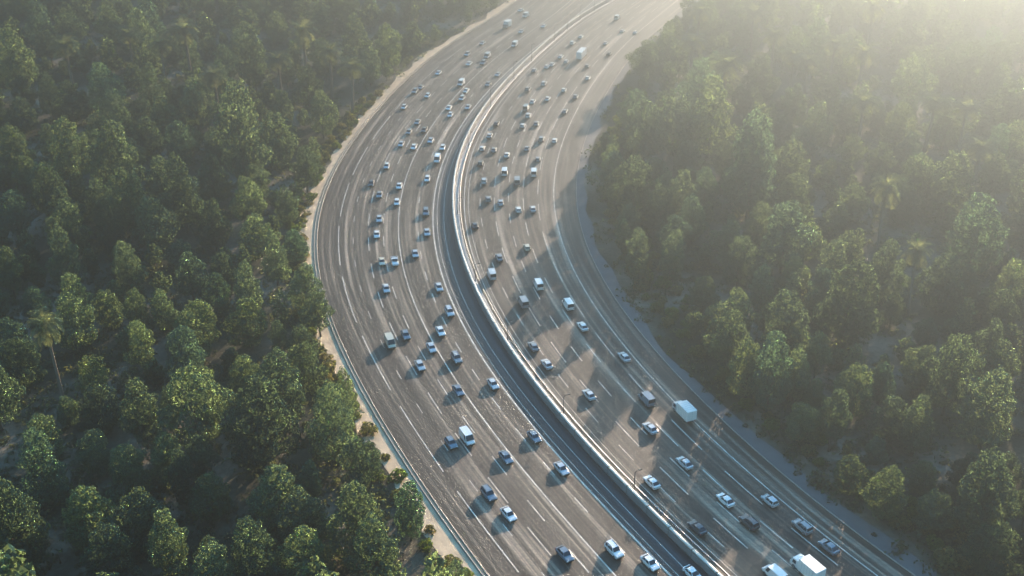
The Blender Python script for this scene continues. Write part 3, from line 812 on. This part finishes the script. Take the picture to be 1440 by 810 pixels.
# what the photograph shows: picture place, kind, colour
LEFT_CARS = [(711,34,'box_truck','grey'),(741,21,'van','white'),(764,36,'sedan','white'),(720,62,'van','white'),(655,76,'suv','silver'),(659,89,'sedan','white'),(682,78,'van','silver'),(681,88,'suv','grey'),(620,102,'sedan','white'),(700,104,'sedan','silver'),(592,122,'sedan','grey'),(575,126,'suv','grey'),(605,134,'hatchback','white'),(650,116,'van','white'),(654,127,'sedan','white'),(652,138,'suv','silver'),(570,150,'hatchback','white'),(627,151,'sedan','white'),(637,161,'hatchback','white'),(660,150,'sedan','silver'),(590,171,'sedan','grey'),(599,182,'sedan','dark'),(565,202,'sedan','silver'),(584,206,'sedan','white'),(606,197,'sedan','silver'),(629,207,'hatchback','white'),(616,223,'van','white'),(541,233,'hatchback','silver'),(525,257,'sedan','dark'),(565,261,'sedan','white'),(533,273,'sedan','grey'),(563,284,'hatchback','white'),(599,298,'suv','blue'),(537,307,'sedan','silver'),(602,326,'sedan','silver'),(531,329,'sedan','white'),(597,251,'hatchback','white'),
(589,356,'sedan','silver'),(556,367,'pickup','white'),(541,367,'sedan','cream'),(544,405,'sedan','silver'),(617,403,'sedan','silver'),(632,438,'suv','silver'),(621,465,'sedan','white'),(572,470,'sedan','blue'),(547,480,'van','cream'),(610,488,'sedan','silver'),(644,503,'suv','grey'),(589,513,'sedan','silver'),(648,548,'sedan','blue'),(693,539,'sedan','silver'),(653,614,'van','white'),(631,622,'hatchback','blue'),(751,613,'sedan','blue'),(713,642,'sedan','blue'),(789,658,'sedan','silver'),(683,694,'suv','blue'),(716,722,'sedan','white'),(796,778,'sedan','blue'),(868,773,'suv','white'),(915,790,'sedan','white'),(676,60,'sedan','silver'),(700,14,'sedan','white'),(730,44,'hatchback','silver'),(690,118,'hatchback','grey'),(576,185,'hatchback','grey')]
RIGHT_CARS = [(817,51,'sedan','white'),(871,24,'van','white'),(877,43,'sedan','silver'),(899,45,'sedan','white'),(818,75,'lorry','grey'),(857,75,'sedan','dark'),(804,60,'suv','white'),(790,79,'sedan','white'),(797,86,'hatchback','white'),(777,90,'sedan','white'),(766,93,'sedan','white'),(752,98,'hatchback','silver'),(762,117,'suv','silver'),(740,125,'suv','grey'),(825,109,'hatchback','white'),(789,126,'hatchback','white'),(808,135,'sedan','grey'),(769,138,'sedan','white'),(748,142,'sedan','white'),(737,151,'van','grey'),(747,162,'suv','silver'),(790,156,'sedan','grey'),(702,173,'sedan','dark'),(757,173,'sedan','grey'),(739,176,'hatchback','silver'),(692,190,'sedan','silver'),(762,195,'suv','grey'),(779,197,'hatchback','white'),(679,208,'hatchback','silver'),(712,217,'sedan','white'),(693,210,'sedan','grey'),(680,229,'suv','dark'),(745,208,'sedan','grey'),(711,241,'van','white'),(753,242,'van','white'),(760,223,'hatchback','grey'),(676,254,'suv','silver'),(728,254,'van','grey'),(703,284,'sedan','silver'),(688,279,'hatchback','grey'),(731,294,'hatchback','white'),(751,293,'sedan','silver'),(669,316,'sedan','dark'),(743,347,'hatchback','cream'),
(703,361,'sedan','grey'),(694,385,'van','silver'),(753,399,'van','white'),(740,424,'van','grey'),(797,427,'van','white'),(818,458,'sedan','white'),(755,486,'sedan','grey'),(775,511,'sedan','silver'),(833,554,'sedan','silver'),(876,501,'sedan','silver'),(911,560,'van','blue'),(912,601,'sedan','silver'),(968,576,'box_truck','silver'),(959,650,'sedan','silver'),(923,677,'sedan','white'),(1017,702,'sedan','white'),(985,741,'sedan','dark'),(1048,734,'suv','dark'),(1079,703,'hatchback','silver'),(1125,740,'suv','grey'),(1164,768,'sedan','blue'),(1128,797,'box_truck','white'),(1094,806,'van','white'),(828,92,'hatchback','grey'),(850,60,'sedan','silver')]
BAND_CARS = [(964,806,'sedan','white')]
placed = []
LANES_L = [.175, .30, .43, .56, .69, .86, 1.0]; LANES_R = [.09, .22, .335, .45, .57, .69, .82]
ORD = ['', 'second', 'third', 'fourth', 'fifth', 'sixth', 'seventh']
def put_vehicle(px, py, kind, colour, side):
    hh = dict(van=1.1, box_truck=1.7, lorry=2.0).get(kind, .8)
    x, y = ground_at(px, py, hh)
    L0, L1 = (XA, XB) if side == 'left' else ((XC, XD) if side == 'right' else (XB, XC))
    a, b = curve_at(L0, y), curve_at(L1, y); u = (x - a) / (b - a)
    if side == 'left': u = min(max(u, .21), .94)
    elif side == 'right': u = min(max(u, .15), .93)
    else: u = .5
    # drift towards the middle of the lane it drives in
    ln = LANES_L if side == 'left' else LANES_R
    if side != 'band':
        mids = [(p + q) / 2 for p, q in zip(ln, ln[1:])]
        m = min(mids, key=lambda t: abs(t - u)); u = u * .55 + m * .45
    x = a + (b - a) * u
    half_l = dict(lorry=5.6, box_truck=3.6, van=2.9).get(kind, 2.5)
    for _ in range(12):
        hit = [q for q in placed if abs(q[0] - x) < 2.3 and abs(q[1] - y) < half_l + q[2] and math.hypot(q[0] - x, q[1] - y) < half_l + q[2]]
        if not hit: break
        y += .9 if y >= hit[0][1] else -.9
        a, b = curve_at(L0, y), curve_at(L1, y); x = a + (b - a) * u
    placed.append((x, y, half_l))
    rz = tangent(y) + (math.pi if side != 'right' else 0)
    qx, qy = seen_at(x, y, hh)
    if side == 'left':
        i = 6 - sum(u > t for t in ln); i = min(max(i, 0), 5)
    else:
        i = max(0, min(5, sum(u > t for t in ln) - 1))
    lane = 'lane beside median' if i == 0 else ORD[i] + ' lane from median'
    if side == 'band': lab = unique('%s %s on the dark strip beside the median wall, %%s across, %%s down' % (COLW[colour], WORDS[kind]), qx, qy)
    else: lab = unique('%s %s in %s, %s carriageway, %%s across, %%s down' % (COLW[colour], WORDS[kind], lane, side), qx, qy)
    grp = 'vehicles driving towards the camera' if side != 'right' else 'vehicles driving away into the haze'
    if qy > .36:
        o = thing(NAMES[kind], lab, CATS[kind], grp, (x, y, .018), rz)
        last = None
        for name, me in KIT[kind]:
            if name[0] == '>': c = link(name[1:], me, last)
            else: c = link(name, me, o); last = c
            c.color = (*COL[colour], 1)
    else:
        o = link(NAMES[kind], ONE[kind]); o.location = (x, y, .018); o.rotation_euler = (0, 0, rz); o.color = (*COL[colour], 1)
        tag(o, lab, CATS[kind], grp)
for c in LEFT_CARS: put_vehicle(*c, 'left')
for c in RIGHT_CARS: put_vehicle(*c, 'right')
for c in BAND_CARS: put_vehicle(*c, 'band')

# ------------------------------------------------------------------ lamp posts along the median wall
def lamp_parts(H):
    out = []
    bm = bmesh.new(); bm_tube(bm, [(0, 0, .3), (0, 0, H * .5), (0, 0, H)], [.13, .10, .07], 8); out.append(('pole', mesh_bm('pole', bm, M_POLE, True)))
    bm = bmesh.new(); bm_box(bm, -.22, .22, -.22, .22, 0, .32); out.append(('base', mesh_bm('base', bm, M_CONC)))
    bm = bmesh.new(); bm_tube(bm, [(0, 0, H - .02), (.35, 0, H + .22), (1.0, 0, H + .30)], [.06, .05, .045], 6); out.append(('arm', mesh_bm('arm', bm, M_POLE, True)))
    bm = bmesh.new(); bm_box(bm, .8, 1.55, -.18, .18, H + .22, H + .38); bmesh.ops.bevel(bm, geom=bm.edges[:], offset=.05, segments=2, affect='EDGES'); out.append(('lamp_head', mesh_bm('lamp_head', bm, M_POLE)))
    bm = bmesh.new(); bm_box(bm, .95, 1.48, -.13, .13, H + .195, H + .222); out.append(('>lamp_glass', mesh_bm('lamp_glass', bm, M_LAMP)))
    return out
LOW, HIGH = lamp_parts(5.0), lamp_parts(7.5)
for px, py in ((893, 692), (799, 584), (714, 479), (665, 395), (640, 300), (655, 205), (682, 150), (708, 111), (734, 86), (761, 57), (782, 42), (801, 29), (820, 16)):
    x, y = ground_at(px, py); x = np.interp(y, off(XC, 1.35)[:, 1], off(XC, 1.35)[:, 0])
    far = y > 400; qx, qy = seen_at(x, y, 3)
    o = thing('lamp_post', unique('%s dark lamp post beside the pale median wall, %%s across, %%s down' % ('tall' if far else 'short'), qx, qy), 'lamp post', 'lamp posts along the median wall', (x, y, .018), tangent(y))
    last = None
    for name, me in (HIGH if far else LOW):
        if name[0] == '>': link(name[1:], me, last)
        else: last = link(name, me, o)

# ------------------------------------------------------------------ haze: one box of even air round everything
hz, n, l, b = new_mat('haze'); n.remove(b)
pv = n.new('ShaderNodeVolumePrincipled')
pv.inputs['Color'].default_value = (.67, .85, 1.0, 1)
pv.inputs['Density'].default_value = HAZE
pv.inputs['Anisotropy'].default_value = .96
l.new(pv.outputs[0], n['Material Output'].inputs['Volume'])
bm = bmesh.new(); bm_box(bm, -2500, 2500, -1300, 3500, -1.2, 146)
tag(link('haze', mesh_bm('haze', bm, hz)), kind='stuff')
